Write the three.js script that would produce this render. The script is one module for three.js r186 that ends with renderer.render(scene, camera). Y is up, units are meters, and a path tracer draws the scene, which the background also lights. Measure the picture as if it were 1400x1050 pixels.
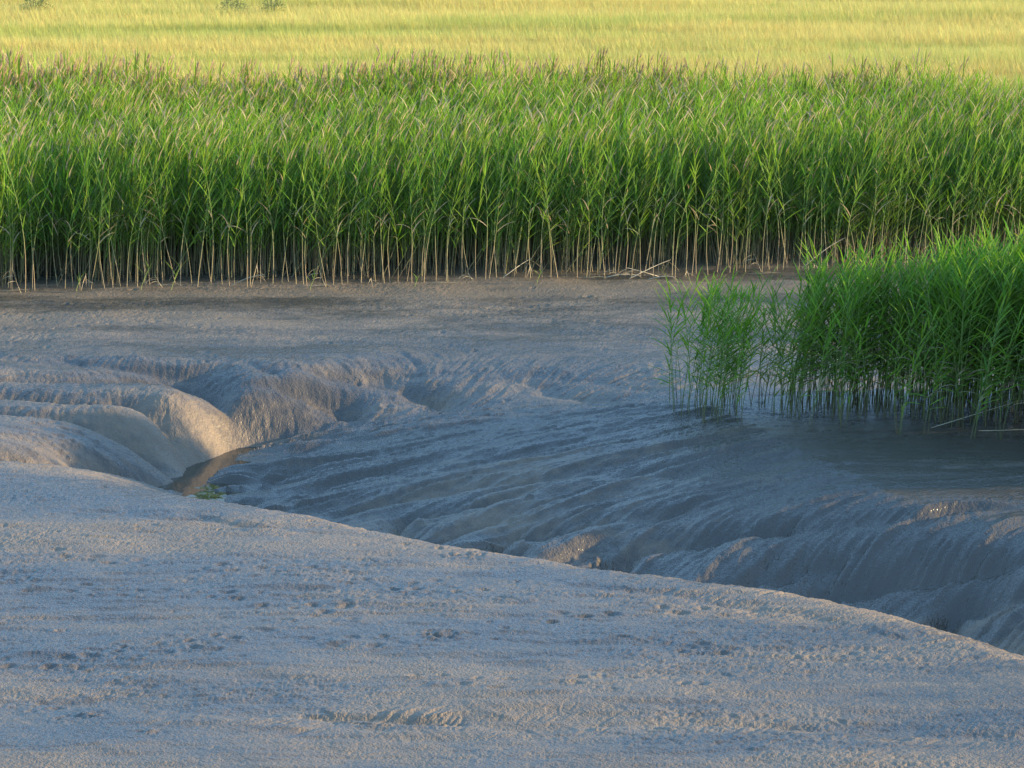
import * as THREE from 'three';

// ---------------------------------------------------------------- camera, sky, sun, exposure
const scene = new THREE.Scene();
const camera = new THREE.PerspectiveCamera(14.25, 4 / 3, 0.5, 6000);
camera.position.set(0, 8.8, 0);
camera.rotation.set(-Math.atan(885 / 4200), 0, 0);

const SUN_EL = 12 * Math.PI / 180, SUN_AZ = 0 * Math.PI / 180;        // low evening sun, from +x
const sunDir = new THREE.Vector3(Math.cos(SUN_EL) * Math.cos(SUN_AZ), Math.sin(SUN_EL), Math.cos(SUN_EL) * Math.sin(SUN_AZ));
const SKY = { zenith: [0.11, 0.30, 0.66], low: [0.38, 0.66, 1.0], glow: [0.75, 0.46, 0.20], strength: 0.95 };
{
  const W = 512, H = 256, d = new Float32Array(W * H * 4);
  for (let j = 0; j < H; j++) for (let i = 0; i < W; i++) {
    const el = ((j + 0.5) / H - 0.5) * Math.PI, az = ((i + 0.5) / W - 0.5) * 2 * Math.PI;
    const v = [Math.cos(el) * Math.cos(az), Math.sin(el), Math.cos(el) * Math.sin(az)];
    const up = Math.max(0, v[1]), k = 1 - Math.exp(-up * 1.35);
    const c = Math.max(0, v[0] * sunDir.x + v[1] * sunDir.y + v[2] * sunDir.z);
    const g = (0.18 * c * c + 0.6 * Math.pow(c, 9)) * Math.exp(-up * 2.2);
    for (let q = 0; q < 3; q++) d[(j * W + i) * 4 + q] = SKY.strength * (SKY.low[q] * (1 - k) + SKY.zenith[q] * k + SKY.glow[q] * g);
    d[(j * W + i) * 4 + 3] = 1;
  }
  const t = new THREE.DataTexture(d, W, H, THREE.RGBAFormat, THREE.FloatType);
  t.mapping = THREE.EquirectangularReflectionMapping; t.magFilter = t.minFilter = THREE.LinearFilter; t.needsUpdate = true;
  scene.background = t; scene.environment = t;
}
const sun = new THREE.DirectionalLight(new THREE.Color().setRGB(1.0, 0.79, 0.47), 5.0);
sun.position.copy(sunDir).multiplyScalar(60).add(new THREE.Vector3(0, 0, -45));
sun.target.position.set(0, 0, -45);
sun.castShadow = true; sun.shadow.mapSize.set(4096, 4096);
Object.assign(sun.shadow.camera, { left: -60, right: 60, top: 30, bottom: -30, near: 1, far: 160 });
scene.add(sun, sun.target);

const renderer = new THREE.WebGLRenderer({ antialias: true });
renderer.setSize(1024, 768);
renderer.toneMapping = THREE.LinearToneMapping;
renderer.toneMappingExposure = 2.4;
renderer.shadowMap.enabled = true;

// ---------------------------------------------------------------- helpers
function rng(seed) { let a = seed >>> 0; return () => { a = (a + 0x6D2B79F5) | 0; let t = Math.imul(a ^ (a >>> 15), 1 | a); t = (t + Math.imul(t ^ (t >>> 7), 61 | t)) ^ t; return ((t ^ (t >>> 14)) >>> 0) / 4294967296; }; }
const clamp = (x, a, b) => x < a ? a : x > b ? b : x;
const mix = (a, b, t) => a + (b - a) * t;
const smooth = (a, b, x) => { const t = clamp((x - a) / (b - a), 0, 1); return t * t * (3 - 2 * t); };
function hash2(i, j) { let h = Math.imul(i, 374761393) + Math.imul(j, 668265263) | 0; h = Math.imul(h ^ (h >>> 13), 1274126177); return ((h ^ (h >>> 16)) >>> 0) / 4294967296; }
function vnoise(x, y) {                                               // smooth value noise, -1 .. 1
  const i = Math.floor(x), j = Math.floor(y); let u = x - i, v = y - j;
  u = u * u * u * (u * (u * 6 - 15) + 10); v = v * v * v * (v * (v * 6 - 15) + 10);
  const a = hash2(i, j), b = hash2(i + 1, j), c = hash2(i, j + 1), d = hash2(i + 1, j + 1);
  return 2 * (a + (b - a) * u + (c - a) * v + (a - b - c + d) * u * v) - 1;
}
function fbm(x, y, n) { let s = 0, a = 0.5; for (let k = 0; k < n; k++) { s += a * vnoise(x, y); const t = x * 1.6 - y * 1.2 + 7.3; y = x * 1.2 + y * 1.6 + 3.1; x = t; a *= 0.5; } return s; }
const used = {};
function numbered(n) { used[n] = (used[n] ?? -1) + 1; return used[n] ? n + '_' + String(used[n]).padStart(3, '0') : n; }
function tag(o, label, category, group, kind) {
  if (label) o.userData.label = label;
  if (category) o.userData.category = category;
  if (group) o.userData.group = group;
  if (kind) o.userData.kind = kind;
  return o;
}
function meshOf(name, geometry, material, parent) { const m = new THREE.Mesh(geometry, material); m.name = name; m.castShadow = m.receiveShadow = true; parent.add(m); return m; }
const lin = (r, g, b) => new THREE.Color().setRGB(r, g, b);

// ---------------------------------------------------------------- the shape of the land
// creek: x, z, level of its bed, half width of the bed, width of the outer bank, width of the inner bank
const CREEK = [[3.12, -41.27, -0.03, 0.05, 1, 2], [2.32, -41.45, -0.1, 0.05, 2.2, 2.2], [1.52, -41.63, -0.2, 0.05, 2.8, 2.5], [0.41, -41.9, -0.32, 0.05, 3, 2], [-1.03, -42.06, -0.47, 0.06, 2.8, 2], [-2.25, -41.98, -0.64, 0.08, 1.6, 2], [-3.06, -41.81, -0.78, 0.08, 0.8, 1.5], [-3.7, -41.52, -0.9, 0.1, 0.8, 1.4], [-4.04, -40.5, -0.95, 0.09, 1, 1.5], [-4.03, -38.92, -0.95, 0.08, 3.306, 1.8], [-2.94, -37.24, -0.95, 0.08, 2.394, 1.88], [-1.4, -35.87, -0.88, 0.08, 1.824, 1.96], [-0.63, -35.02, -0.88, 0.08, 1.653, 2.04], [0.09, -34.5, -0.88, 0.08, 1.596, 2.12], [0.7, -34.12, -0.8, 0.08, 1.596, 2.2], [1.65, -33.61, -0.8, 0.08, 1.596, 2.28], [2.59, -33.05, -0.8, 0.08, 1.596, 2.36], [3.42, -32.72, -0.8, 0.08, 1.596, 2.44], [4.37, -31.99, -0.8, 0.08, 1.596, 2.44], [5.2, -31.16, -0.8, 0.08, 1.596, 2.44], [5.84, -30.23, -0.8, 0.08, 1.596, 2.44], [6.33, -29.71, -0.8, 0.08, 1.596, 2.44], [7.13, -28.32, -0.8, 0.08, 1.596, 2.44], [8.26, -26.22, -0.8, 0.08, 1.596, 2.44]];
// small gullies that drain the mud into the creek: x, z, depth, width at each point
const GULLIES = [
  [false, [-8.36, -38.01, 0.06, 0.24], [-7.01, -37.72, 0.25, 0.24], [-5.95, -38.03, 0.4, 0.24], [-5.24, -38.93, 0.46, 0.24], [-4.67, -39.37, 0.34, 0.24], [-4.23, -39.36, 0.06, 0.26]],
  [false, [-4.85, -42.42, 0.02, 0.34], [-3.72, -42.5, 0.08, 0.34], [-2.8, -42.63, 0.2, 0.3], [-2.33, -42.37, 0.24, 0.3], [-2.22, -42.19, 0.07, 0.26]],
  [false, [-2.73, -43.18, 0.02, 0.34], [-1.89, -43.11, 0.1, 0.34], [-1.19, -42.63, 0.2, 0.26], [-0.95, -42.24, 0.08, 0.26]],
  [false, [-0.1, -43.05, 0.02, 0.3], [0.62, -42.49, 0.1, 0.3], [1.37, -41.76, 0.1, 0.3]],
  [false, [-8.14, -44.13, 0.01, 0.4], [-7.44, -43.77, 0.06, 0.3], [-6.66, -43.52, 0.07, 0.3], [-6.13, -43.54, 0.02, 0.3]],
  [false, [-6.54, -43.79, 0.02, 0.25], [-6.12, -43.44, 0.09, 0.25], [-5.36, -43.28, 0.1, 0.25], [-4.3, -43.13, 0.05, 0.25], [-3.78, -43.21, 0.01, 0.25]],
  [false, [-3.74, -43.38, 0.02, 0.2], [-3.45, -43.07, 0.09, 0.22], [-3.05, -43.21, 0.04, 0.2], [-2.62, -43.17, 0.08, 0.25], [-1.47, -43.32, 0.06, 0.25], [-0.63, -43.26, 0.01, 0.25]],
  [false, [-7.01, -41.11, 0.05, 0.35], [-6.09, -41.01, 0.04, 0.35], [-5.71, -41.17, 0.01, 0.3]],
  [false, [0.63, -43.02, 0.01, 0.3], [1.35, -42.57, 0.06, 0.35], [2.04, -41.96, 0.04, 0.3]],
  [true, [6.56, -32.5, 0.04, 0.45], [5.62, -32.56, 0.3, 0.41], [5.03, -32.62, 0.48, 0.38], [4.68, -32.35, 0.45, 0.36], [4.07, -29.33, 0.11, 0.36]],
  [true, [6.53, -33.19, 0.04, 0.45], [5.71, -33.15, 0.16, 0.36], [4.85, -33.36, 0.32, 0.36], [3.97, -33.54, 0.42, 0.36], [3.42, -33.42, 0.45, 0.32], [2.88, -30.62, 0.11, 0.32]],
  [true, [4.19, -34.03, 0.04, 0.32], [3.44, -34.1, 0.16, 0.32], [2.85, -34.03, 0.23, 0.32], [2.42, -33.79, 0.18, 0.27]],
  [true, [4.75, -34.55, 0.02, 0.36], [3.6, -34.88, 0.11, 0.32], [3.1, -35.03, 0.27, 0.25], [2.5, -35.11, 0.23, 0.27], [1.73, -35.12, 0.29, 0.32], [1.16, -34.88, 0.32, 0.32], [0.79, -31.93, 0.09, 0.32]],
  [true, [2.63, -35.79, 0.02, 0.32], [1.59, -36.05, 0.13, 0.32], [0.89, -36.13, 0.22, 0.32], [0.27, -36.08, 0.31, 0.32], [-0.13, -35.85, 0.27, 0.27], [-0.4, -32.72, 0.05, 0.27]],
  [true, [1.07, -36.49, 0.02, 0.23], [0.18, -36.64, 0.09, 0.23], [-0.45, -36.58, 0.15, 0.23], [-0.89, -36.37, 0.11, 0.23]],
  [true, [0.91, -37.21, 0.02, 0.32], [0, -37.41, 0.14, 0.32], [-0.55, -37.49, 0.23, 0.29], [-1.01, -37.37, 0.3, 0.29], [-1.41, -37.06, 0.25, 0.27], [-1.48, -33.42, 0.05, 0.27]],
  [true, [0.37, -37.98, 0.02, 0.27], [-0.75, -38.21, 0.11, 0.27], [-1.45, -38.17, 0.16, 0.27], [-2.05, -37.94, 0.18, 0.25], [-2.31, -37.59, 0.05, 0.25]],
  [true, [2.68, -36.45, 0.02, 0.3], [1.62, -36.79, 0.05, 0.28], [0.72, -36.87, 0.09, 0.28], [0.09, -36.83, 0.07, 0.25]],
  [true, [1.84, -37.54, 0.02, 0.3], [0.56, -37.96, 0.05, 0.28], [-0.37, -38.2, 0.06, 0.25], [-0.94, -38.23, 0.04, 0.25]],
  [true, [1.51, -38.71, 0.02, 0.3], [0, -39.27, 0.05, 0.28], [-0.97, -39.51, 0.05, 0.25], [-1.55, -39.47, 0.04, 0.25]],
  [true, [5.96, -34.68, 0.02, 0.4], [4.91, -34.49, 0.07, 0.35], [4.09, -34.73, 0.05, 0.3]],
  [true, [3.61, -36.89, 0.02, 0.3], [2.28, -37.33, 0.05, 0.3], [1.38, -37.59, 0.03, 0.25]],
  [true, [-0.19, -38.93, 0.02, 0.27], [-1.34, -39.19, 0.09, 0.23], [-2.1, -39.06, 0.14, 0.23], [-2.61, -38.69, 0.14, 0.23], [-2.82, -38.27, 0.04, 0.23]],
  [true, [-0.78, -39.92, 0.02, 0.23], [-1.96, -40.12, 0.09, 0.23], [-2.64, -39.98, 0.12, 0.23], [-3.1, -39.52, 0.11, 0.23], [-3.21, -39.07, 0.04, 0.23]],
  [true, [-1.4, -40.98, 0.02, 0.23], [-2.41, -41.15, 0.07, 0.23], [-3, -40.91, 0.09, 0.23], [-3.37, -40.54, 0.06, 0.23]],
  [false, [-5.24, -27.71, 0.02, 0.4], [-3.75, -27.37, 0.03, 0.4], [-2.5, -27.11, 0.04, 0.35], [-1.48, -26.96, 0.06, 0.3], [-0.33, -26.8, 0.06, 0.3], [0.8, -26.76, 0.06, 0.35], [1.74, -26.84, 0.05, 0.35], [3, -26.72, 0.07, 0.35], [4.64, -26.57, 0.08, 0.4], [5.29, -26.53, 0.08, 0.4]],
  [false, [-0.44, -29.67, 0.02, 0.4], [0.44, -29.28, 0.04, 0.35], [1.45, -29.21, 0.04, 0.35], [2.3, -28.98, 0.03, 0.3], [3.22, -28.84, 0.02, 0.3]],
  [false, [-5.94, -34.55, 0.03, 0.5], [-4.75, -34.53, 0.05, 0.45], [-3.35, -34.12, 0.06, 0.4], [-2.07, -33.73, 0.05, 0.35], [-1.14, -33.1, 0.03, 0.3]],
  [false, [0.62, -31.48, 0.02, 0.3], [1.54, -31.23, 0.05, 0.3], [2.43, -30.76, 0.06, 0.3], [3.15, -30.33, 0.05, 0.3], [3.88, -29.6, 0.04, 0.3]],
  [false, [-8.82, -40.15, 0.2, 0.3], [-7.86, -40.23, 0.25, 0.3], [-6.9, -40.36, 0.3, 0.3], [-5.81, -40.31, 0.36, 0.3], [-5.02, -40.22, 0.38, 0.3], [-4.5, -39.92, 0.13, 0.3]],
  [false, [-9.12, -41.58, 0.18, 0.36], [-8.1, -41.57, 0.22, 0.36], [-7.09, -41.56, 0.28, 0.36], [-5.86, -41.4, 0.34, 0.34], [-5.03, -41.24, 0.42, 0.34], [-4.6, -40.86, 0.36, 0.3], [-4.3, -40.25, 0.1, 0.3]],
  [false, [-8.27, -42.48, 0.1, 0.4], [-7.23, -42.47, 0.14, 0.4], [-6.11, -42.54, 0.22, 0.4], [-5.2, -42.7, 0.34, 0.42], [-4.67, -42.8, 0.46, 0.42], [-4.29, -42.33, 0.52, 0.38], [-3.99, -41.92, 0.22, 0.34]],
];
function spline(pts, per) {
  const out = [], n = pts.length;
  for (let i = 0; i < n - 1; i++) for (let k = 0; k < per; k++) {
    const t = k / per, a = pts[Math.max(0, i - 1)], b = pts[i], c = pts[i + 1], d = pts[Math.min(n - 1, i + 2)];
    out.push(b.map((_, q) => 0.5 * (2 * b[q] + (c[q] - a[q]) * t + (2 * a[q] - 5 * b[q] + 4 * c[q] - d[q]) * t * t + (3 * b[q] - a[q] - 3 * c[q] + d[q]) * t * t * t)));
  }
  out.push(pts[n - 1]); return out;
}
const creek = spline(CREEK, 10), creekPoly = [...creek.map(p => [p[0], p[1]]), [40, -27], [40, -41.2]];
function insideLoop(x, z) { let c = false; for (let i = 0, j = creekPoly.length - 1; i < creekPoly.length; j = i++) { const a = creekPoly[i], b = creekPoly[j]; if ((a[1] > z) !== (b[1] > z) && x < (b[0] - a[0]) * (z - a[1]) / (b[1] - a[1]) + a[0]) c = !c; } return c; }
// grid with the broad form of the mud: flats, creek banks, the rounded bar inside the loop
const GX0 = -14, GZ0 = -56, GS = 0.1, GNX = 300, GNZ = 340;
const broad = new Float32Array(GNX * GNZ), side = new Float32Array(GNX * GNZ);  // side: distance from the creek, positive inside its loop
{
  const ds = creek.map((p, i) => i ? Math.hypot(p[0] - creek[i - 1][0], p[1] - creek[i - 1][1]) : 0), K = 0.3;
  for (let j = 0; j < GNZ; j++) for (let i = 0; i < GNX; i++) {
    const x = GX0 + i * GS, z = GZ0 + j * GS;
    let dm = 1e9; for (const p of creek) { const q = (p[0] - x) ** 2 + (p[1] - z) ** 2; if (q < dm) dm = q; }
    dm = Math.sqrt(dm);
    let sw = 0, bed = 0, wb = 0, wo = 0, wi = 0;
    for (let k = 0; k < creek.length; k++) {
      const p = creek[k], w = Math.exp(-(Math.hypot(p[0] - x, p[1] - z) - dm) / K) * ds[k];
      sw += w; bed += w * p[2]; wb += w * p[3]; wo += w * p[4]; wi += w * p[5];
    }
    bed /= sw; wb /= sw; wo /= sw; wi /= sw;
    const d = Math.max(0, dm - K * Math.log(Math.max(0.2, sw / (2 * K))) * 0.6);
    const inner = insideLoop(x, z);
    let top = (inner ? 0.02 : 0.05) * fbm(x * 0.35 + 9, z * 0.5, 3);
    if (inner) top += 0.018 * clamp(x - 3, 0, 12) - 0.13 * clamp(3.2 - x + 0.35 * (z + 39), 0, 6);
    side[j * GNX + i] = inner ? dm : -dm;
    const t = clamp((d - wb) / (inner ? wi : wo), 0, 1);
    broad[j * GNX + i] = bed + (top - bed) * (inner ? 1 - (1 - t) ** 2.2 : 1 - (1 - t) ** 2.0);
  }
}
function bspline(grid, x, z) {
  let fx = clamp((x - GX0) / GS, 1, GNX - 3.001), fz = clamp((z - GZ0) / GS, 1, GNZ - 3.001);
  const i = Math.floor(fx), j = Math.floor(fz); fx -= i; fz -= j;
  const w = t => [(1 - t) ** 3 / 6, (3 * t * t * t - 6 * t * t + 4) / 6, (-3 * t * t * t + 3 * t * t + 3 * t + 1) / 6, t * t * t / 6], a = w(fx), b = w(fz);
  let s = 0; for (let q = 0; q < 4; q++) for (let p = 0; p < 4; p++) s += grid[(j - 1 + q) * GNX + i - 1 + p] * a[p] * b[q];
  return s;
}
function gridAt(g, x, z) {
  const fx = clamp((x - GX0) / GS, 1, GNX - 2.01), fz = clamp((z - GZ0) / GS, 1, GNZ - 2.01), i = fx | 0, j = fz | 0, u = fx - i, v = fz - j, o = j * GNX + i;
  return (g[o] * (1 - u) + g[o + 1] * u) * (1 - v) + (g[o + GNX] * (1 - u) + g[o + GNX + 1] * u) * v;
}
const gullies = GULLIES.map(([onBar, ...g]) => { const p = spline(g, 5), m = 1.7; return { p, onBar, x0: Math.min(...p.map(q => q[0])) - m, x1: Math.max(...p.map(q => q[0])) + m, z0: Math.min(...p.map(q => q[1])) - m, z1: Math.max(...p.map(q => q[1])) + m }; });
function gullyDepth(x, z) {
  let s = 0; const sd = gridAt(side, x, z), outside = smooth(0.25, -0.15, sd), bar = smooth(-0.25, 0.15, sd);
  for (const g of gullies) {
    if (x < g.x0 || x > g.x1 || z < g.z0 || z > g.z1) continue;
    let best = 1e9, D = 0, Wd = 1;
    for (let k = 0; k < g.p.length - 1; k++) {
      const a = g.p[k], b = g.p[k + 1], ux = b[0] - a[0], uz = b[1] - a[1];
      const t = clamp(((x - a[0]) * ux + (z - a[1]) * uz) / (ux * ux + uz * uz + 1e-9), 0, 1);
      const dx = x - a[0] - ux * t, dz = z - a[1] - uz * t, q = dx * dx + dz * dz;
      if (q < best) { best = q; D = mix(a[2], b[2], t); Wd = mix(a[3], b[3], t); }
    }
    const d = Math.sqrt(best) / Wd;
    if (d < 4) s += (g.onBar ? bar : outside) * D * Math.exp(-Math.pow(d * d + 0.006, 0.55) * 1.15) * (1 - smooth(2.8, 4, d));
  }
  return s;
}
function dyke(x, z) { return 7.1 * smooth(-18, 0, z) + 0.9 * smooth(-64, -69, z); }
function landForm(x, z) {                                             // form without fine relief
  let h = (x > GX0 + 0.3 && x < GX0 + GNX * GS - 0.4 && z > GZ0 + 0.3 && z < GZ0 + GNZ * GS - 0.4) ? bspline(broad, x, z) : 0;
  return h + dyke(x, z) - gullyDepth(x + 0.08 * vnoise(x * 1.7, z * 1.7), z + 0.08 * vnoise(x * 1.7 + 40, z * 1.7));
}
// downhill direction and steepness on the grid, for the runnels that drain the slopes
const flowX = new Float32Array(GNX * GNZ), flowZ = new Float32Array(GNX * GNZ), steep = new Float32Array(GNX * GNZ);
{
  const hgrid = new Float32Array(GNX * GNZ);
  for (let j = 0; j < GNZ; j++) for (let i = 0; i < GNX; i++) hgrid[j * GNX + i] = landForm(GX0 + i * GS, GZ0 + j * GS);
  for (let j = 1; j < GNZ - 1; j++) for (let i = 1; i < GNX - 1; i++) {
    const o = j * GNX + i, gx = -(hgrid[o + 1] - hgrid[o - 1]) / (2 * GS), gz = -(hgrid[o + GNX] - hgrid[o - GNX]) / (2 * GS);
    steep[o] = Math.hypot(gx, gz);
    const bx = gx + (gx >= 0 ? 0.035 : -0.035), l = Math.hypot(bx, gz) + 1e-6;
    flowX[o] = bx / l; flowZ[o] = gz / l;
  }
}
// the broad fall of the land, without the gullies: the long ribs follow it
const fallX = new Float32Array(GNX * GNZ), fallZ = new Float32Array(GNX * GNZ);
for (let j = 4; j < GNZ - 4; j++) for (let i = 4; i < GNX - 4; i++) {
  const o = j * GNX + i; let gx = 0, gz = 0;
  for (const q of [2, 4]) { gx -= (broad[o + q] - broad[o - q]) / q; gz -= (broad[o + q * GNX] - broad[o - q * GNX]) / q; }
  gx += gx >= 0 ? 0.004 : -0.004; const l = Math.hypot(gx, gz) + 1e-6; fallX[o] = gx / l; fallZ[o] = gz / l;
}
function grain(x, z, s) { const fx = x / s, fz = z / s, i = Math.floor(fx), j = Math.floor(fz), u = fx - i, v = fz - j; return (hash2(i, j) * (1 - u) + hash2(i + 1, j) * u) * (1 - v) + (hash2(i, j + 1) * (1 - u) + hash2(i + 1, j + 1) * u) * v - 0.5; }
function runnels(x, z) {                                              // noise smeared along the downhill direction
  let s = grain(x, z, 0.03), n = 1;
  for (const dir of [1, -1]) {
    let px = x, pz = z;
    for (let k = 0; k < 9; k++) {
      const fx = gridAt(flowX, px, pz), fz = gridAt(flowZ, px, pz);
      px += fx * dir * 0.03; pz += fz * dir * 0.03; s += grain(px, pz, 0.018) * 0.9 + grain(px + 31, pz + 17, 0.04) * 0.6; n++;
    }
  }
  return s / Math.sqrt(n);
}
function ribs(x, z) {                                                 // the same, broader: rounded ribs between sharp grooves that run down the slopes
  let s = 0, q = 0;
  for (const dir of [1, -1]) { let px = x, pz = z; for (let k = 0; k < 30; k++) { const fx = gridAt(fallX, px, pz), fz = gridAt(fallZ, px, pz); px += fx * dir * 0.065; pz += fz * dir * 0.065; s += vnoise(px * 4.2, pz * 4.2); q += vnoise(px * 9.5 + 9, pz * 9.5); } }
  return Math.abs(s / 60 * 6) - 0.45 + 0.6 * (Math.abs(q / 60 * 9) - 0.45);
}
// broken, clotted places and trodden pits: x, z, half sizes, height
const CLOTS = [[-0.73, -29.5, 0.22, 0.18, 0.05], [0.91, -28.31, 0.2, 0.2, 0.02], [-1.82, -27.04, 0.14, 0.06, 0.04], [-0.67, -26.84, 0.2, 0.07, 0.04], [-3.9, -27.01, 0.2, 0.1, 0.04], [-4.6, -29.76, 0.18, 0.06, 0.03], [-0.48, -32.78, 0.3, 0.2, 0.04], [3.09, -34.99, 0.4, 0.12, 0.07], [2.67, -35.03, 0.2, 0.14, 0.06], [3.57, -33.71, 0.2, 0.2, 0.05], [-3.69, -42.09, 0.2, 0.25, 0.035], [-1.14, -42.56, 0.2, 0.3, 0.05], [1.03, -34.97, 0.2, 0.3, 0.05], [2.71, -28.78, 0.2, 0.1, 0.02], [-3.24, -26.5, 0.2, 0.1, 0.03], [-5.7, -38.89, 0.6, 0.3, 0.035], [5.07, -34.45, 0.3, 0.3, 0.03]];
const pits = [], pitCells = new Map();
{
  const R = rng(77);
  const add = (x, z, a, b, d, turn) => { const p = { x, z, a, b, d, c: Math.cos(turn), s: Math.sin(turn) }; pits.push(p); for (let i = -1; i <= 1; i++) for (let j = -1; j <= 1; j++) { const k = (Math.floor(x / 0.5) + i) + ',' + (Math.floor(z / 0.5) + j); if (!pitCells.has(k)) pitCells.set(k, []); pitCells.get(k).push(p); } };
  const TRACKS = [[-5.47, -31.69, -1.5, -30.28, 26], [-4.99, -28.72, -2.66, -29.03, 16], [-3.6, -29.03, -0.47, -31.5, 22], [-2.03, -29.27, 2.27, -30.64, 24], [-4.79, -27.49, -3.12, -27.9, 10], [-1.05, -28.17, 2.08, -27.92, 18], [0.95, -29.5, 4.29, -28.86, 16], [-5.16, -32.77, 0, -31.09, 22]];
  for (const [x0, z0, x1, z1, n] of TRACKS) for (let k = 0; k < n; k++) { const t = (k + R() * 0.7) / n; add(mix(x0, x1, t) + (R() - 0.5) * 0.12, mix(z0, z1, t) + (k % 2 ? 0.12 : -0.12) + (R() - 0.5) * 0.16 + 0.15 * Math.sin(t * 7), 0.05 + 0.05 * R(), 0.035 + 0.03 * R(), 0.006 + 0.012 * R(), (R() - 0.5) * 0.8); }
  for (let k = 0; k < 520; k++) { const z = -25 - 10.5 * Math.sqrt(R()), x = (R() - 0.5) * 12; add(x, z, 0.03 + 0.06 * R() * R(), 0.025 + 0.035 * R(), 0.003 + 0.009 * R() * R(), (R() - 0.5)); }
  for (let k = 0; k < 260; k++) { const z = -35.5 - 14 * R(), x = (R() - 0.5) * 17; add(x, z, 0.04 + 0.09 * R() * R(), 0.03 + 0.05 * R(), 0.006 + 0.02 * R() * R(), (R() - 0.5)); }
}
function relief(x, z, form) {
  const st = gridAt(steep, x, z), slope = smooth(0.03, 0.2, st);
  let h = form + runnels(x, z) * (0.006 + 0.013 * slope) + ribs(x, z) * (mix(0.010, 0.042, smooth(-0.2, 0.4, gridAt(side, x, z))) * mix(0.28 * smooth(-0.2, 0.4, gridAt(side, x, z)), 1, smooth(0.02, 0.14, st)));
  const even = mix(1, 0.42, smooth(-0.2, 0.5, gridAt(side, x, z)));      // the bar inside the bend is washed smooth
  h += 0.03 * even * fbm(x * 0.8, z * 1.3, 3) + 0.010 * even * fbm(x * 4 + 5, z * 5, 2) * (0.6 + slope);
  const rough = smooth(-0.15, 0.45, fbm(x * 0.5 + 20, z * 0.9 + 4, 3));
  h += even * ((0.0012 + 0.004 * rough) * vnoise(x * 13, z * 17) + 0.010 * vnoise(x * 0.9 + 2, z * 6.0) * (1 - slope) + 0.005 * vnoise(x * 2.4, z * 14 + 7) + (0.0026 + 0.0058 * rough) * (0.6 - 1.6 * Math.abs(vnoise(x * 24, z * 24))) + 0.0018 * vnoise(x * 45, z * 40));
  for (const [cx, cz, a, b, amp] of CLOTS) {
    const q = ((x - cx) / a) ** 2 + ((z - cz) / b) ** 2; if (q > 5) continue;
    const n = Math.abs(vnoise(x * 11 + 3, z * 11)) * 1.3 + 0.7 * Math.abs(vnoise(x * 23, z * 23 + 8)) - 0.9;
    h += amp * n * Math.exp(-q * 1.2);
  }
  const near = pitCells.get(Math.floor(x / 0.5) + ',' + Math.floor(z / 0.5));
  if (near) for (const p of near) {
    const dx = x - p.x, dz = z - p.z, u = (dx * p.c + dz * p.s) / p.a, v = (-dx * p.s + dz * p.c) / p.b, q = u * u + v * v;
    if (q < 9) h += p.d * (-1.4 * Math.exp(-q * 1.5) + 0.75 * Math.exp(-((Math.sqrt(q) - 1.45) ** 2) * 5) * (0.6 + 0.4 * vnoise(x * 30, z * 30)));
  }
  return h;
}
const heightAt = (x, z) => landForm(x, z);

// ---------------------------------------------------------------- mud
function tileNoise(n, f, seed) {                                      // value noise that repeats after n cells of f pixels
  const g = (i, j) => hash2(((i % f) + f) % f + seed * 131, ((j % f) + f) % f + seed * 57);
  return (x, y) => { x = x / n * f; y = y / n * f; const i = Math.floor(x), j = Math.floor(y); let u = x - i, v = y - j; u = u * u * (3 - 2 * u); v = v * v * (3 - 2 * v); return (g(i, j) * (1 - u) + g(i + 1, j) * u) * (1 - v) + (g(i, j + 1) * (1 - u) + g(i + 1, j + 1) * u) * v; };
}
function texture(n, fill, srgb) {
  const d = new Uint8Array(n * n * 4);
  for (let j = 0; j < n; j++) for (let i = 0; i < n; i++) { const c = fill(i, j), o = (j * n + i) * 4; for (let k = 0; k < 3; k++) d[o + k] = clamp(Math.round(255 * (c.length ? c[k] : c)), 0, 255); d[o + 3] = 255; }
  const t = new THREE.DataTexture(d, n, n); t.wrapS = t.wrapT = THREE.RepeatWrapping; t.magFilter = THREE.LinearFilter; t.minFilter = THREE.LinearMipmapLinearFilter; t.generateMipmaps = true;
  if (srgb) t.colorSpace = THREE.SRGBColorSpace;
  t.needsUpdate = true; return t;
}
const TN = 1024;
const tn = [[16, 1], [48, 2], [110, 3], [240, 4], [420, 5]].map(([f, s]) => tileNoise(TN, f, s));
const mudBump = texture(TN, (i, j) => 0.06 * tn[0](i, j) + 0.12 * tn[1](i, j) + 0.34 * tn[2](i, j) + 0.34 * tn[3](i, j) + 0.14 * tn[4](i, j));
const WN = 2048;                                                      // wet and half-dry patches over the whole flat
const wetness = new Float32Array(WN * WN);
for (let j = 0; j < WN; j++) for (let i = 0; i < WN; i++) {
  const x = (i / WN - 0.5) * 24, z = -54 + (j / WN) * 31;
  wetness[j * WN + i] = clamp(0.46 + 0.85 * smooth(-0.3, 0.5, gridAt(side, x, z)) + 1.5 * fbm(x * 0.22 + 3, z * 0.75 + 2, 4) + 0.5 * fbm(x * 1.1, z * 3.1, 3) + 0.28 * vnoise(x * 9, z * 14) + 0.3 * (hash2(i, j) - 0.5), 0, 1);
}
const wetMap = texture(WN, (i, j) => [1, mix(0.56, 0.27, wetness[j * WN + i]), 0]);
const mudPatch = texture(WN, (i, j) => { const w = wetness[j * WN + i], d = fbm(i * 0.02, j * 0.03, 2), c = [mix(0.170, 0.064, w), mix(0.122, 0.051, w), mix(0.076, 0.036, w)]; return c.map(v => Math.pow(v * (1 + 0.16 * d), 1 / 2.2)); }, true);
mudPatch.channel = 1;
wetMap.channel = 1;
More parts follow.
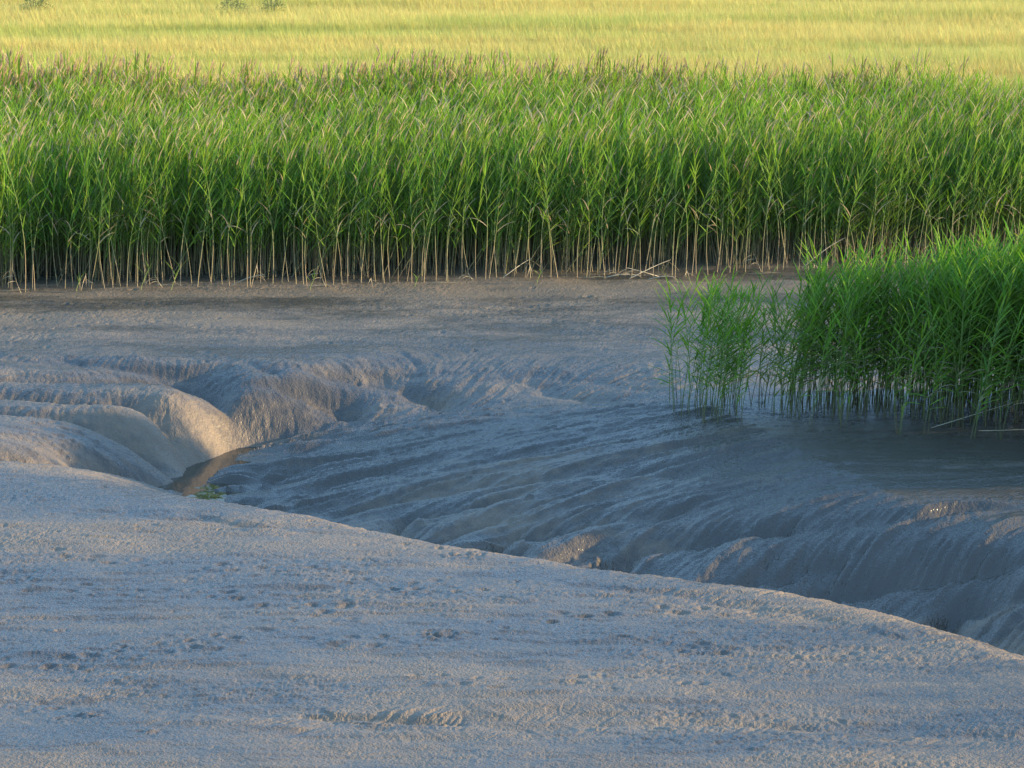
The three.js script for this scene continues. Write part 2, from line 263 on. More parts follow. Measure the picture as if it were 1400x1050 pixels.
const mudMat = new THREE.MeshPhysicalMaterial({ color: lin(1, 1, 1), map: mudPatch, bumpMap: mudBump, bumpScale: 0.017, roughness: 1, roughnessMap: wetMap, metalness: 0, ior: 1.45 });
function landMesh(name, xs, zs, hx, yOf, skip, mat) {
  const nx = xs, nz = zs.length, pos = new Float32Array(nx * nz * 3), nor = new Float32Array(nx * nz * 3), uv = new Float32Array(nx * nz * 2), uv1 = new Float32Array(nx * nz * 2);
  for (let j = 0; j < nz; j++) for (let i = 0; i < nx; i++) {
    const z = zs[j], x = hx(i, z), o = j * nx + i;
    pos[o * 3] = x; pos[o * 3 + 1] = yOf(x, z); pos[o * 3 + 2] = z;
    uv[o * 2] = x / 2.7; uv[o * 2 + 1] = z / 2.7; uv1[o * 2] = x / 24 + 0.5; uv1[o * 2 + 1] = (z + 54) / 31;
  }
  const idx = [];
  for (let j = 0; j < nz - 1; j++) for (let i = 0; i < nx - 1; i++) {
    const a = j * nx + i, b = a + 1, c = a + nx, d = c + 1;
    if (skip && skip(pos[a * 3], pos[b * 3], zs[j], zs[j + 1])) continue;
    idx.push(a, b, c, b, d, c);
  }
  const g = new THREE.BufferGeometry();
  g.setAttribute('position', new THREE.BufferAttribute(pos, 3)); g.setAttribute('uv', new THREE.BufferAttribute(uv, 2)); g.setAttribute('uv1', new THREE.BufferAttribute(uv1, 2));
  g.setIndex(new THREE.BufferAttribute(new Uint32Array(idx), 1));
  // z grows with j: make the faces look up
  const ia = g.index.array; for (let k = 0; k < ia.length; k += 3) { const t = ia[k + 1]; ia[k + 1] = ia[k + 2]; ia[k + 2] = t; }
  g.computeVertexNormals();
  return meshOf(name, g, mat, scene);
}
const edge = z => -z * 0.1867 + 1.2;                                  // half width of the closely shaped mud
const MZ0 = -53, MZ1 = -24;
{
  const zs = []; for (let z = MZ1; z > MZ0;) { zs.push(z); z -= 0.024 * Math.pow(-z / 26, 1.15); } zs.push(MZ0); zs.reverse();
  const NX = 900;
  tag(landMesh('mudflat', NX, zs, (i, z) => (i / (NX - 1) * 2 - 1) * edge(z), (x, z) => relief(x, z, landForm(x, z)), null, mudMat), 'wet grey-brown tidal mud with rounded banks, runnels and pits', 'mud', null, 'structure');
}
{
  const axis = (a, b, s, far) => { const o = []; for (let v = a; v < b - 1e-6; v += s) o.push(v); o.push(b); let d = s; for (let v = b; v < far;) { d *= 1.35; v = Math.min(far, v + d); o.push(v); } return o; };
  const xr = axis(0, 24, 0.4, 2500), X = [...xr.slice(1).reverse().map(v => -v), ...xr];
  const zn = axis(0, 76, 0.4, 3000).map(v => -v).reverse(), zp = [2, 5, 10, 20, 50, 150, 600];
  const zs = [...zn, ...zp];
  tag(landMesh('ground', X.length, zs, (i) => X[i], (x, z) => landForm(x, z) - 0.03, (x0, x1, z0, z1) => z0 > MZ0 + 0.1 && z1 < MZ1 - 0.1 && Math.max(Math.abs(x0), Math.abs(x1)) < edge(z1) - 0.15, mudMat), 'grey-brown mud and earth spreading out around the creek', 'ground', null, 'structure');
}

// ---------------------------------------------------------------- creek water
{
  const wl = -0.895, pts = creek.slice(58, 104), pos = [], idx = [];
  pts.forEach((p, i) => {
    const a = pts[Math.max(0, i - 1)], b = pts[Math.min(pts.length - 1, i + 1)], tx = b[0] - a[0], tz = b[1] - a[1], l = Math.hypot(tx, tz), w = 0.6;
    pos.push(p[0] - tz / l * w, wl, p[1] + tx / l * w, p[0] + tz / l * w, wl, p[1] - tx / l * w);
    if (i) { const o = i * 2; idx.push(o - 2, o - 1, o, o - 1, o + 1, o); }
  });
  const g = new THREE.BufferGeometry(); g.setAttribute('position', new THREE.Float32BufferAttribute(pos, 3));
  const uv = []; for (let k = 0; k < pos.length; k += 3) uv.push(pos[k] / 1.5, pos[k + 2] / 1.5);
  g.setAttribute('uv', new THREE.Float32BufferAttribute(uv, 2)); g.setIndex(idx); g.computeVertexNormals();
  if (g.attributes.normal.getY(4) < 0) { const a = g.index.array; for (let k = 0; k < a.length; k += 3) { const t = a[k]; a[k] = a[k + 1]; a[k + 1] = t; } g.computeVertexNormals(); }
  const rip = texture(256, (i, j) => { const f = tileNoise(256, 6, 9), h = tileNoise(256, 14, 11); return 0.6 * f(i, j * 1) + 0.4 * h(i, j); });
  const m = new THREE.MeshPhysicalMaterial({ color: lin(0.05, 0.04, 0.025), roughness: 0.04, metalness: 0, ior: 1.33, bumpMap: rip, bumpScale: 0.004 });
  tag(meshOf('water', g, m, scene), 'narrow strip of still brown water in the creek bed', 'water', null, 'structure');
}

// ---------------------------------------------------------------- reeds
const stalkMat = new THREE.MeshPhysicalMaterial({ vertexColors: true, roughness: 0.6 });
const leafMat = new THREE.MeshPhysicalMaterial({ vertexColors: true, roughness: 1, transmission: 0.45, thickness: 0, ior: 1.4, side: THREE.DoubleSide, specularIntensity: 0.4, clearcoat: 0.18, clearcoatRoughness: 0.4 });
const plumeMat = new THREE.MeshPhysicalMaterial({ vertexColors: true, roughness: 0.95, side: THREE.DoubleSide });
class Shape {
  constructor() { this.p = []; this.c = []; this.i = []; }
  ribbon(base, az, elev, L, w, droop, twist, col0, col1, seg = 5) {   // a leaf blade: folded along its midrib, bending over towards its tip
    let x = base[0], y = base[1], z = base[2], e = elev; const ca = Math.cos(az), sa = Math.sin(az), o = this.p.length / 3;
    for (let k = 0; k <= seg; k++) {
      const t = k / seg, half = 0.5 * w * (k === seg ? 0.04 : Math.min(1, 0.45 + 2.4 * t) * Math.pow(1 - t, 0.7));
      const tw = twist * t, s = Math.sin(tw), c = Math.cos(tw);
      // across: horizontal perpendicular, rolled about the blade by the twist
      const ax = -sa * c - ca * Math.sin(e) * s, ay = Math.cos(e) * s, az2 = ca * c - sa * Math.sin(e) * s;
      const nx = -ca * Math.sin(e), ny = Math.cos(e), nz = -sa * Math.sin(e), f = 0.25 * half;
      this.p.push(x - ax * half + nx * f, y - ay * half + ny * f, z - az2 * half + nz * f, x, y, z, x + ax * half + nx * f, y + ay * half + ny * f, z + az2 * half + nz * f);
      const cl = [0, 1, 2].map(q => mix(col0[q], col1[q], t)); for (let q = 0; q < 3; q++) this.c.push(...cl);
      if (k) { const a = o + (k - 1) * 3; this.i.push(a, a + 1, a + 3, a + 1, a + 4, a + 3, a + 1, a + 2, a + 4, a + 2, a + 5, a + 4); }
      const st = L / seg; x += ca * Math.cos(e) * st; y += Math.sin(e) * st; z += sa * Math.cos(e) * st; e -= droop / seg * (0.5 + t);
    }
    return this;
  }
  tube(path, rad, cols, sides = 5) {
    const o = this.p.length / 3;
    path.forEach((q, k) => {
      for (let s = 0; s < sides; s++) { const a = s / sides * 2 * Math.PI; this.p.push(q[0] + Math.cos(a) * rad(k / (path.length - 1)), q[1], q[2] + Math.sin(a) * rad(k / (path.length - 1))); this.c.push(...cols(k / (path.length - 1))); }
      if (k) for (let s = 0; s < sides; s++) { const a = o + (k - 1) * sides + s, b = o + (k - 1) * sides + (s + 1) % sides; this.i.push(a, a + sides, b, b, a + sides, b + sides); }
    });
    return this;
  }
  build() {
    const g = new THREE.BufferGeometry(); g.setAttribute('position', new THREE.Float32BufferAttribute(this.p, 3)); g.setAttribute('color', new THREE.Float32BufferAttribute(this.c, 3)); g.setIndex(this.i); g.computeVertexNormals(); return g;
  }
}
const STRAW = [0.38, 0.28, 0.15], SHEATH = [0.15, 0.13, 0.05], GREENSTALK = [0.17, 0.24, 0.05], DEAD = [0.50, 0.38, 0.21];
const GREENS = [[0.130, 0.265, 0.012], [0.165, 0.305, 0.014], [0.085, 0.200, 0.016], [0.215, 0.345, 0.020]];
// one reed: a bending stalk, blades in two ranks swept by the wind towards +x, perhaps a plume
function reedPlan(seed, o) {
  const R = rng(seed), H = o.height * (0.92 + 0.16 * R()), lean = o.lean * (0.6 + 0.8 * R()), kink = (R() - 0.5) * 0.10, side = (R() - 0.5) * 0.08;
  const at = t => [H * (lean * t * t + kink * Math.sin(t * 4)), H * t * (1 - 0.5 * lean * lean * t), H * side * t];
  const N = 9, path = Array.from({ length: N }, (_, k) => at(k / (N - 1)));
  path[0][1] = -0.12;
  const g0 = GREENS[(R() * 4) | 0];
  const stalk = () => new Shape().tube(path, t => mix(o.thick, o.thick * 0.45, t), t => { const STRAW = o.straw, a = smooth(o.bare - 0.22, o.bare + 0.12, t); return STRAW.map((v, q) => mix(mix(v, SHEATH[q], R() * 0.35), GREENSTALK[q], a)); });
  const leaves = [], n = o.leaves + ((R() * 3) | 0);
  for (let k = 0; k < n; k++) {
    const t = mix(o.bare, 0.985, Math.pow((k + 0.2 + 0.5 * R()) / n, 0.9)), top = smooth(0.45, 1, t);
    const rank = k % 2 ? 1 : -1;
    let az = (rank > 0 ? 0 : Math.PI) + (R() - 0.5) * 1.5; if (rank < 0 && R() < o.swept) az = (R() - 0.5) * 1.7;
    const elev = mix(o.elev0, o.elev1, top) + (R() - 0.5) * 0.45, L = o.leafLength * (0.7 + 0.5 * R()) * mix(0.85, 1, Math.sin(t * 3)), w = o.leafWidth * (0.8 + 0.4 * R());
    const dry = R() < (t < o.bare + 0.16 ? 0.2 : 0.02), young = 0.25 * top;
    const c0 = dry ? DEAD : g0.map((v, q) => mix(v, [0.24, 0.36, 0.03][q], young * R())), c1 = dry ? DEAD : c0.map((v, q) => v * (0.9 + 0.25 * R()) + (R() < 0.15 ? [0.10, 0.06, 0.01][q] : 0));
    leaves.push(() => new Shape().ribbon(at(t), az, elev, L, w, (dry ? 1.15 : o.droop) * (0.4 + 1.1 * R()), (R() - 0.5) * 2.2, c0, c1));
  }
  let plume = null;
  if (o.plume) plume = () => {
    const s = new Shape(), tip = at(1), P = [0.34, 0.245, 0.165];
    for (let k = 0; k < 26; k++) { const y = 0.02 + 0.2 * R(); s.ribbon([tip[0] - 0.01 + y * 0.35, tip[1] - 0.02 + y, tip[2]], (R() - 0.5) * 2.4, 0.9 + 0.5 * R(), 0.06 + 0.08 * R(), 0.012, 0.9, 1, P.map(v => v * (0.8 + 0.5 * R())), P.map(v => v * (1.0 + 0.5 * R())), 3); }
    return s;
  };
  return { stalk, leaves, plume, tip: at(1) };
}
const TALL = { straw: STRAW, height: 2.25, lean: 0.10, thick: 0.0062, bare: 0.30, leaves: 13, swept: 0.45, elev0: 0.92, elev1: 1.34, leafLength: 0.40, leafWidth: 0.029, droop: 0.42 };
const LOW = { straw: [0.13, 0.105, 0.05], height: 1.72, lean: 0.13, thick: 0.0055, bare: 0.20, leaves: 14, swept: 0.5, elev0: 0.62, elev1: 1.2, leafLength: 0.38, leafWidth: 0.031, droop: 0.6 };
function prototype(seed, o, name, withLeaves = true) {                // a reed with each leaf as a part
  const plan = reedPlan(seed, o), root = new THREE.Group();
  meshOf('stalk', plan.stalk().build(), stalkMat, root);
  if (withLeaves) for (const l of plan.leaves) meshOf('leaf', l().build(), leafMat, root);
  if (plan.plume) meshOf('plume', plan.plume().build(), plumeMat, root);
  return root;
}
const dummy = new THREE.Object3D();
function place(o, x, z, yaw, s, tiltX = 0, tiltZ = 0, sy = 1) { o.position.set(x, heightAt(x, z) - 0.01, z); o.rotation.set(tiltX, yaw, tiltZ, 'ZXY'); o.scale.set(s, s * sy, s); }
function massOf(root, spots, kinds) {                                 // many reeds that read as one mass
  const lists = kinds.map(() => []);
  spots.forEach(s => lists[s.kind].push(s));
  kinds.forEach((k, q) => {
    if (!lists[q].length) return;
    const plan = reedPlan(k.seed, k.o), leaf = new Shape();
    for (const l of plan.leaves) { const s = l(), off = leaf.p.length / 3; leaf.p.push(...s.p); leaf.c.push(...s.c); leaf.i.push(...s.i.map(v => v + off)); }
    const sets = [['stalks', plan.stalk().build(), stalkMat], ['foliage', leaf.build(), leafMat]];
    if (plan.plume) sets.push(['plumes', plan.plume().build(), plumeMat]);
    for (const [name, g, m] of sets) {
      const im = new THREE.InstancedMesh(g, m, lists[q].length); im.name = name; im.castShadow = im.receiveShadow = true; im.userData.kind = 'stuff';
      lists[q].forEach((s, n) => { place(dummy, s.x, s.z, s.yaw, s.s, s.tx, s.tz, s.sy); dummy.updateMatrix(); im.setMatrixAt(n, dummy.matrix); im.setColorAt(n, name === 'stalks' ? lin(s.dull, s.dull * 0.97, s.dull * 0.93) : s.col); });
      root.add(im);
    }
  });
  scene.add(root); return root;
}
// --- the tall bed along the back
const frontEdge = x => -49.4 - 0.13 * (x + 8.4) - 0.1 * Math.max(0, x - 2.8) + 0.35 * fbm(x * 0.8, 3.3, 3) + 0.12 * vnoise(x * 4, 9);
const tallKinds = []; for (let k = 0; k < 9; k++) tallKinds.push({ seed: 100 + k, o: { ...TALL, plume: k >= 6, bare: 0.16 + 0.03 * k, leafLength: TALL.leafLength * (0.9 + 0.025 * k) } });
{
  const R = rng(5), spots = [];
  for (let x = -13.5; x < 17; x += 0.108) for (let z = -64; z < -48; z += 0.108) {
    const px = x + (R() - 0.5) * 0.13, pz = z + (R() - 0.5) * 0.13, e = frontEdge(px), back = -61.0 + 0.5 * vnoise(px * 0.5, 5), r1 = R(), r2 = R(), r3 = R(), r4 = R(), r5 = R(), r6 = R();
    if (pz > e || pz < back || Math.abs(px) > -pz * 0.1867 + 2.2 && px < 0) continue;
    const inn = e - pz, clump = fbm(px * 1.3, pz * 1.3 + 50, 2);
    if (r1 > smooth(-0.15, 0.7, inn + clump * 1.1) * 0.95 + 0.03) continue;
    const h = 0.94 + 0.10 * fbm(px * 0.5 + 7, pz * 0.5, 3) + mix(0.28, 0.14, smooth(3, 8, inn)) * (r2 - 0.55) - 0.08 * smooth(0.4, 0, inn) + 0.02 * smooth(5, 12, inn);
    const pl = r3 < 0.004 + 0.5 * smooth(8, 10.8, inn), kind = pl ? 6 + ((r4 * 3) | 0) : (r4 * 6) | 0;
    const tone = 0.85 + 0.3 * r5 + 0.25 * fbm(px * 0.6, pz * 0.4 + 20, 2), yel = 0.9 + 0.25 * r6 + 0.15 * smooth(4, 12, inn);
    spots.push({ x: px, z: pz, kind, yaw: (r5 - 0.5) * 1.5 + (r6 < 0.2 ? 3 : 0), s: h, sy: 1, tx: (r6 - 0.5) * 0.2, tz: (r4 - 0.5) * 0.2 - (r1 < 0.02 ? 0.5 : 0), col: lin(tone * yel, tone, tone * 0.95), dull: 0.45 + 0.85 * r3 * r5 + 0.25 * clump });
  }
  const root = new THREE.Group(); root.name = 'reed_bed';
  tag(massOf(root, spots, tallKinds), 'dense tall green reed bed with purple-brown plumes along the back of the mudflat', 'reed bed', null, 'stuff');
}
{
  const R = rng(19), protos = [];
  for (let k = 0; k < 10; k++) protos.push(prototype(300 + k, { ...TALL, height: 2.05, bare: 0.36 + 0.05 * R(), lean: 0.05 + 0.1 * R(), leaves: 9 }));
  for (let k = 0; k < 150; k++) {
    const o = protos[k % 10].clone(), x = -9.6 + 19.4 * (k + R()) / 150, z = frontEdge(x) + 0.34 - 0.5 * R() * R();
    o.name = numbered('tall_reed'); place(o, x, z, (R() - 0.5) * 1.6 + (R() < 0.3 ? 3.1 : 0), 0.82 + 0.3 * R(), (R() - 0.5) * 0.16, (R() - 0.5) * 0.22);
    tag(o, 'tall green reed with straw-coloured lower stalk at the muddy front edge of the reed bed', 'reed', 'tall reeds along the front edge of the bed'); scene.add(o);
  }
}
// --- the clump on the bar
const clumpNear = x => x < 3.8 ? mix(-39.75, -39.4, smooth(2.3, 3.2, x)) : x < 5.9 ? mix(-39.4, -38.7, (x - 3.8) / 2.1) : x < 7.6 ? -38.7 + 0.2 * (x - 5.9) : -38.4;
const clumpFar = x => x < 3.6 ? -40.8 : mix(-40.7, -40.9, smooth(3.4, 8.5, x));
const lowKinds = []; for (let k = 0; k < 8; k++) lowKinds.push({ seed: 500 + k, o: { ...LOW, plume: false, leaves: 14 + k % 3, bare: 0.15 + 0.02 * k } });
{
  const R = rng(31), all = [];
  for (let x = 2.2; x < 8.8; x += 0.092) for (let z = -45; z < -32; z += 0.092) {
    const px = x + (R() - 0.5) * 0.13, pz = z + (R() - 0.5) * 0.13, near = clumpNear(px) + 0.3 * vnoise(px * 2.2, 4) , far = clumpFar(px), r = [R(), R(), R(), R(), R(), R(), R()];
    if (pz > near || pz < far) continue;
    const inn = Math.min(near - pz, pz - far), tuft = 0.5 + fbm(px * 2.1 + 3, pz * 2.1, 2);
    const dens = px < 3.25 ? mix(0.4, 0.62, smooth(2.4, 3.25, px)) * smooth(0.15, 0.6, tuft) : mix(0.5, 1, smooth(3.2, 4.2, px)) * smooth(-0.1, 0.35, inn + (tuft - 0.5) * 0.5) * 0.95;
    if (r[0] > dens) continue;
    const h = (0.93 + 0.16 * (r[1] - 0.5) + 0.12 * (tuft - 0.5)) * mix(0.98, 1.12, smooth(3.3, 4.2, px)) * mix(1, 1.14, smooth(4.2, 7.2, px)) , tone = 0.8 + 0.4 * r[2];
    all.push({ x: px, z: pz, kind: (r[3] * 8) | 0, yaw: (r[4] - 0.5) * 1.6 + (r[5] < 0.25 ? 2.8 : 0), s: h, sy: 1, tx: (r[5] - 0.5) * 0.14, tz: (r[6] - 0.5) * 0.16 - 0.02, col: lin(tone, tone, tone), dull: 0.6 + 0.7 * r[1], rank: px < 3.5 ? 10 - px : near - pz < 0.6 && px < 7.2 ? 5 - (near - pz) : -1 });
  }
  for (let x = 7.9; x < 10.2; x += 0.1) for (let z = -38.4; z < -35.6; z += 0.1)      // the stand that goes on beyond the frame and shades the bar
    all.push({ x: x + (R() - 0.5) * 0.1, z: z + (R() - 0.5) * 0.1, kind: (R() * 8) | 0, yaw: (R() - 0.5) * 1.6, s: 1.16 + 0.16 * R(), sy: 1, tx: (R() - 0.5) * 0.12, tz: (R() - 0.5) * 0.14, col: lin(1, 1, 1), dull: 1, rank: -1 });
  for (const [x, z, n] of [[5.85, -38.15, 4], [4.95, -38.5, 4], [5.3, -38.4, 3], [4.3, -38.95, 4], [3.9, -39.1, 3], [6.6, -38.0, 3], [2.55, -39.5, 3], [3.0, -39.2, 2], [6.2, -38.1, 3]])    // stray stems ahead of the clump
    for (let k = 0; k < n; k++) all.push({ x: x + (R() - 0.5) * 0.09, z: z + (R() - 0.5) * 0.12, kind: (R() * 8) | 0, yaw: (R() - 0.5) * 2, s: 0.75 + 0.3 * R(), sy: 1, tx: (R() - 0.5) * 0.16, tz: (R() - 0.5) * 0.3, col: lin(1, 1, 1), dull: 1, rank: 9, stray: true });
  all.sort((a, b) => b.rank - a.rank);
  const single = all.slice(0, 265).filter(s => s.rank > 0), mass = all.slice(single.length);
  const root = new THREE.Group(); root.name = 'reed_clump';
  tag(massOf(root, mass, lowKinds), 'dense clump of dark green reeds on the blue mud bar inside the creek bend', 'reed clump', null, 'stuff');
  const protos = lowKinds.map(k => prototype(k.seed, k.o));
  for (const s of single) {
    const o = protos[s.kind].clone(); o.name = numbered('reed'); place(o, s.x, s.z, s.yaw, s.s, s.tx, s.tz, s.sy);
    if (s.stray) tag(o, 'stray green reed standing out on open mud just before the dense clump', 'reed', 'stray reeds before the clump');
    else if (s.x < 3.3) tag(o, 'slender green reed standing apart in the sparse thin end of the clump', 'reed', 'reeds in the sparse end of the clump');
    else tag(o, 'dark green reed in the front rows of the dense clump on the mud bar', 'reed', 'reeds in the front rows of the clump');
    scene.add(o);
  }
}

// ---------------------------------------------------------------- ripe field beyond
const cropMat = new THREE.MeshPhysicalMaterial({ vertexColors: true, roughness: 1, transmission: 0.25, thickness: 0, side: THREE.DoubleSide });
{
  const X = [], Z = []; for (let v = -2000; v <= 2000; v += 50) X.push(v); for (let v = -2900; v < -200; v += 60) Z.push(v); for (let v = -200; v < -64.5; v += 1.5) Z.push(v); Z.push(-64.5);
  const soil = new THREE.MeshPhysicalMaterial({ color: lin(0.36, 0.29, 0.085), roughness: 0.95, bumpMap: mudBump, bumpScale: 0.05 });
  tag(landMesh('field', X.length, Z, i => X[i], (x, z) => dyke(x, z) + 0.03 + 0.008 * Math.max(0, -z - 120), null, soil), 'ripe yellow field stretching away behind the reed bed', 'field', null, 'structure');
  const R = rng(91), kinds = [];
  for (let k = 0; k < 5; k++) {
    const s = new Shape();
    for (let b = 0; b < 9; b++) {
      const a = R() * 6.28, r = 0.06 * R(), g = [0.57, 0.465, 0.10].map(v => v * (0.8 + 0.4 * R())), e = [0.69, 0.565, 0.165].map(v => v * (0.85 + 0.3 * R()));
      s.ribbon([Math.cos(a) * r, 0, Math.sin(a) * r], (R() - 0.5) * 6.2, 1.5 - 0.3 * R(), 0.5 + 0.2 * R(), 0.016, 0.2 + 0.5 * R(), (R() - 0.5) * 1.5, g, e, 4);
    }
    kinds.push(s.build());
  }
  const lists = kinds.map(() => []);
  for (let z = -66.5; z > -104; z -= 0.10 + 0.0022 * (-z - 66)) for (let x = -(-z * 0.18 + 2.5); x < -z * 0.18 + 4; x += 0.10) {
    const px = x + (R() - 0.5) * 0.12, pz = z + (R() - 0.5) * 0.12, n = fbm(px * 0.06 + 2, pz * 0.8, 3), m = fbm(px * 0.1, pz * 0.9 + 30, 3), r = R(), r2 = R(), r3 = R(), q = (R() * 5) | 0;
    const line = Math.abs(((pz * 0.31 + 0.35 * vnoise(px * 0.12, pz * 0.05) + 40) % 1 + 1) % 1 - 0.5) < 0.05 && vnoise(px * 0.2, pz * 0.3) > -0.1 ? 0.7 : 0, green = Math.max(line, 0.8 * smooth(0.1, 0.5, m * 1.5 + 0.3 * n)), h = (0.95 + 0.45 * n + 0.25 * (r - 0.5)) * (1 - 0.35 * line);
    const tone = 0.85 + 0.3 * r2;
    lists[q].push({ x: px, z: pz, y: dyke(px, pz) + 0.02, yaw: (r3 - 0.5) * 1.2, s: h, col: lin(tone * mix(1, 0.66, green), tone * mix(1, 0.83, green), tone * mix(1, 0.6, green)) });
  }
  const root = new THREE.Group(); root.name = 'ripe_crop'; let total = 0;
  lists.forEach((l, q) => {
    const im = new THREE.InstancedMesh(kinds[q], cropMat, l.length); im.name = 'stalks'; im.castShadow = im.receiveShadow = true; im.userData.kind = 'stuff'; total += l.length;
    l.forEach((s, n) => { dummy.position.set(s.x, s.y, s.z); dummy.rotation.set(0, s.yaw, 0); dummy.scale.set(1, s.s, 1); dummy.updateMatrix(); im.setMatrixAt(n, dummy.matrix); im.setColorAt(n, s.col); });
    root.add(im);
  });
  scene.add(tag(root, 'ripe golden grain crop swaying behind the reed bed', 'crop', null, 'stuff'));
}
// ---------------------------------------------------------------- single things among the plants
function deadStalk(name, label, group, x0, z0, dx, dz, rise, L, r, col, bend) {   // a fallen or leaning dry stalk with a torn sheath
  const root = new THREE.Group(), n = 10, path = []; let l = Math.hypot(dx, dz); dx /= l; dz /= l;
  const y0 = heightAt(x0, z0);
  for (let k = 0; k < n; k++) { const t = k / (n - 1); path.push([dx * L * t, 0.015 + rise * L * t + bend * Math.sin(t * 3.1), dz * L * t + 0.03 * Math.sin(t * 5)]); }
  const s = new Shape(), o = [];
  path.forEach((q, k) => { for (let a = 0; a < 6; a++) { const w = a / 6 * 6.283, rr = r * (1 - 0.5 * k / n) * (k === 0 || k === n - 1 ? 0.6 : 1); s.p.push(q[0] - dz * Math.cos(w) * rr, q[1] + Math.sin(w) * rr, q[2] + dx * Math.cos(w) * rr); s.c.push(...col.map(v => v * (0.85 + 0.3 * hash2(k, a)))); if (k) { const b = (k - 1) * 6, c = (a + 1) % 6; s.i.push(b + a, b + c, b + a + 6, b + c, b + c + 6, b + a + 6); } } });
  meshOf('stalk', s.build(), stalkMat, root);
  for (let k = 0; k < 3; k++) { const q = path[4 + k * 2]; meshOf('leaf', new Shape().ribbon(q, Math.atan2(dz, dx) + (k - 1) * 0.7, 0.3 - 0.3 * k, 0.2 + 0.05 * k, 0.014, 1.2, 1.5, col, col.map(v => v * 0.9)).build(), leafMat, root); }
  root.name = numbered(name); root.position.set(x0, y0, z0); tag(root, label, 'dead reed', group); scene.add(root);
}
const PALE = [0.52, 0.43, 0.28];
deadStalk('dead_reed', 'long pale dry reed stalk slanting over the mud before the dense clump', null, 5.42, -38.75, 1.15, -0.3, 0.22, 1.45, 0.006, PALE, 0.02);
deadStalk('dead_reed', 'short pale stalk lying flat on mud at the foot of the clump', null, 6.0, -38.55, 1, 0.12, 0.03, 0.75, 0.006, PALE, 0.01);
for (const [x, z, dx, dz, rise, L, bend] of [[1.95, -50.25, 1, -0.4, 0.35, 0.75, 0.02], [1.55, -50.35, 1, -0.2, -0.0, 0.6, 0.05], [2.45, -50.5, -0.8, 0.3, 0.3, 0.6, 0.01], [2.25, -50.15, 0.9, 0.2, 0.12, 0.45, 0.03], [-0.15, -50.2, 0.7, -0.4, 0.5, 0.55, 0.02], [-4.6, -49.5, 0.9, 0.3, 0.35, 0.6, 0.04], [4.9, -51.2, 0.9, -0.3, 0.6, 0.8, 0.05]])
  deadStalk('fallen_reed', 'bent straw-coloured stalk fallen at the foot of the tall reed bed', 'fallen stalks before the reed bed', x, z, dx, dz, rise, L, 0.007, PALE, bend);
{
  const R = rng(64), L = [[1, 0], [-1, 0.1], [0.6, 0.5]];
  for (let k = 0; k < 22; k++) {                                      // broken stubs and litter at the muddy edge
    const x = -9 + 18 * (k + R()) / 22, z = frontEdge(x) + 0.25 + 0.35 * R(), [dx, dz] = L[k % 3];
    if (k % 3) deadStalk('reed_stub', 'short broken straw-coloured reed stub poking from mud before the tall bed', 'broken stubs before the reed bed', x, z, dx, dz, 1.2 + 1.8 * R(), 0.07 + 0.09 * R(), 0.006, PALE, 0);
    else deadStalk('broken_reed', 'thin dry reed piece lying flat on mud before the tall bed', 'broken pieces before the bed', x, z, dx, dz, 0.02, 0.25 + 0.3 * R(), 0.005, [0.34, 0.27, 0.16], 0.005);
  }
}
for (const [x, z, h] of [[-6.05, -49.2, 0.5], [-5.55, -49.15, 0.55], [-7.1, -49.25, 0.3], [-1.6, -49.5, 0.22], [0.4, -49.75, 0.25], [-3.3, -49.3, 0.3]]) {
  const root = new THREE.Group(), s = new Shape(), n = 6, path = []; for (let k = 0; k < n; k++) path.push([0.06 * h * k, k ? h * 0.7 * k / (n - 1) : -0.05, 0]);
  meshOf('stalk', s.tube(path, t => 0.007 - 0.003 * t, t => [0.22, 0.26, 0.07]).build(), stalkMat, root);
  for (let k = 0; k < 4; k++) meshOf('leaf', new Shape().ribbon(path[2 + k % 4], k * 2.6 + x, 1.15 - 0.1 * k, h * 0.6, 0.02, 0.5, 0.8, [0.13, 0.25, 0.03], [0.2, 0.28, 0.04]).build(), leafMat, root);
  root.name = numbered('reed_shoot'); root.position.set(x, heightAt(x, z), z); tag(root, 'short green reed shoot alone on the mud just before the tall bed', 'reed shoot', 'young shoots before the reed bed'); scene.add(root);
}
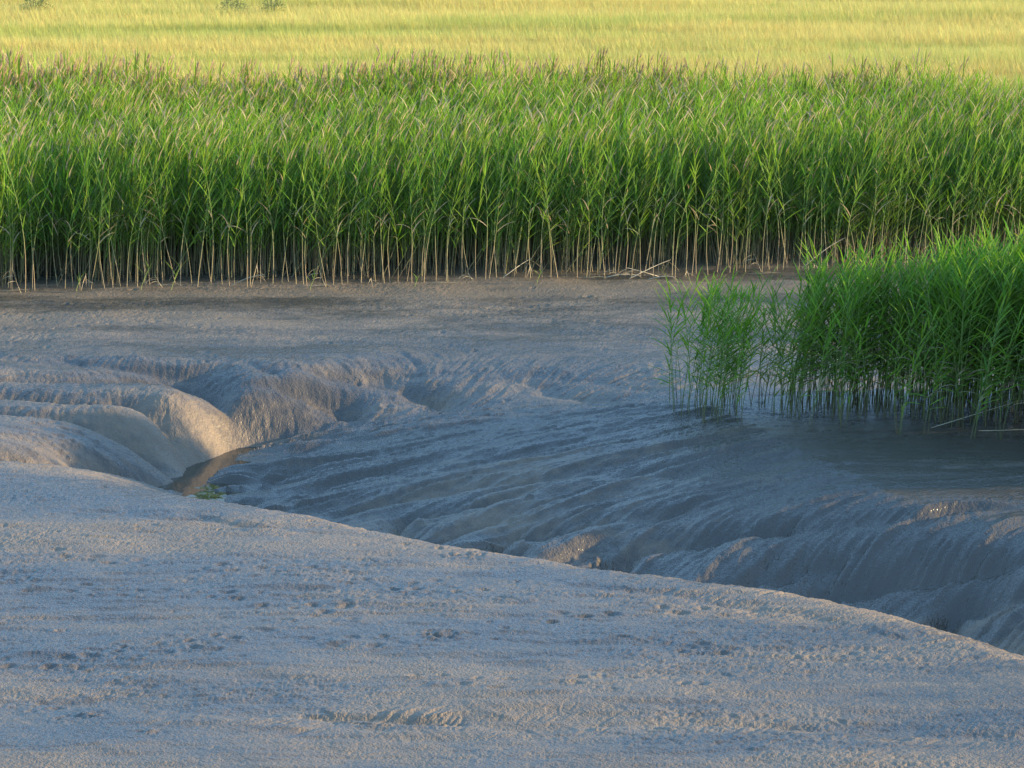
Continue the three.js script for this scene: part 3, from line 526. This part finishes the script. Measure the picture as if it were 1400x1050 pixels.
// last year's seed heads above the clump
for (const [x, z, h, hue, label] of [[6.05, -40.6, 1.92, [0.42, 0.27, 0.16], 'dry reed with a fluffy tan seed head standing above the clump'], [5.1, -40.3, 1.72, [0.36, 0.2, 0.13], 'dry reed with a narrow reddish-brown seed head among green clump leaves'], [6.75, -40.0, 1.6, [0.4, 0.27, 0.18], 'dry reed with a small nodding seed head at the dense side of the clump']]) {
  const root = new THREE.Group(), R = rng(Math.round(x * 100)), path = []; for (let k = 0; k < 8; k++) path.push([0.1 * (k / 7) ** 2, k ? h * k / 7 : -0.1, 0.02 * k]);
  meshOf('stalk', new Shape().tube(path, t => 0.005 - 0.002 * t, t => [0.40, 0.29, 0.16]).build(), stalkMat, root);
  const s = new Shape(), tip = path[7];
  for (let k = 0; k < 60; k++) { const y = 0.16 * R(); s.ribbon([tip[0] + y * 0.4, tip[1] - 0.06 + y, tip[2]], R() * 6.28, 0.3 + 0.9 * R(), 0.03 + 0.05 * R(), 0.012, 1.2, 1, hue.map(v => v * (0.8 + 0.5 * R())), hue, 3); }
  meshOf('seed_head', s.build(), plumeMat, root);
  root.name = numbered('dry_reed'); root.position.set(x, heightAt(x, z), z); tag(root, label, 'dry reed'); scene.add(root);
}
// dark weeds in the field
for (const [x, z, w, label] of [[-13.2, -85.5, 0.5, 'tallest dark green weed tuft rising from the yellow field'], [-7.7, -85.2, 0.55, 'broad dark green weed tuft in the yellow field beside a smaller one'], [-6.6, -84.9, 0.38, 'small dark green weed tuft in the yellow field beside a broader one']]) {
  const root = new THREE.Group(), R = rng(Math.round(-x * 10)), leaf = new Shape();
  for (let k = 0; k < 420; k++) { const a = R() * 6.28, r = w * Math.sqrt(R()); leaf.ribbon([Math.cos(a) * r * 0.9, 0.3 + 0.62 * R() * (1 - 0.6 * (r / w) ** 2), Math.sin(a) * r * 0.9], R() * 6.28, R() * 1.3 - 0.2, 0.07 + 0.06 * R(), 0.045, 0.9, 1, [0.2, 0.23, 0.06], [0.26, 0.28, 0.08], 3); }
  const st = new Shape(); for (let k = 0; k < 7; k++) { const a = k * 0.9; st.tube([[0, 0, 0], [Math.cos(a) * w * 0.25, 0.5, Math.sin(a) * w * 0.25], [Math.cos(a) * w * 0.5, 1.0, Math.sin(a) * w * 0.5]], () => 0.008, () => [0.1, 0.12, 0.04]); }
  meshOf('stems', st.build(), stalkMat, root); meshOf('foliage', leaf.build(), leafMat, root);
  root.name = numbered('weed_tuft'); root.position.set(x, dyke(x, z), z); tag(root, label, 'weed', 'weed tufts in the field'); scene.add(root);
}
renderer.render(scene, camera);
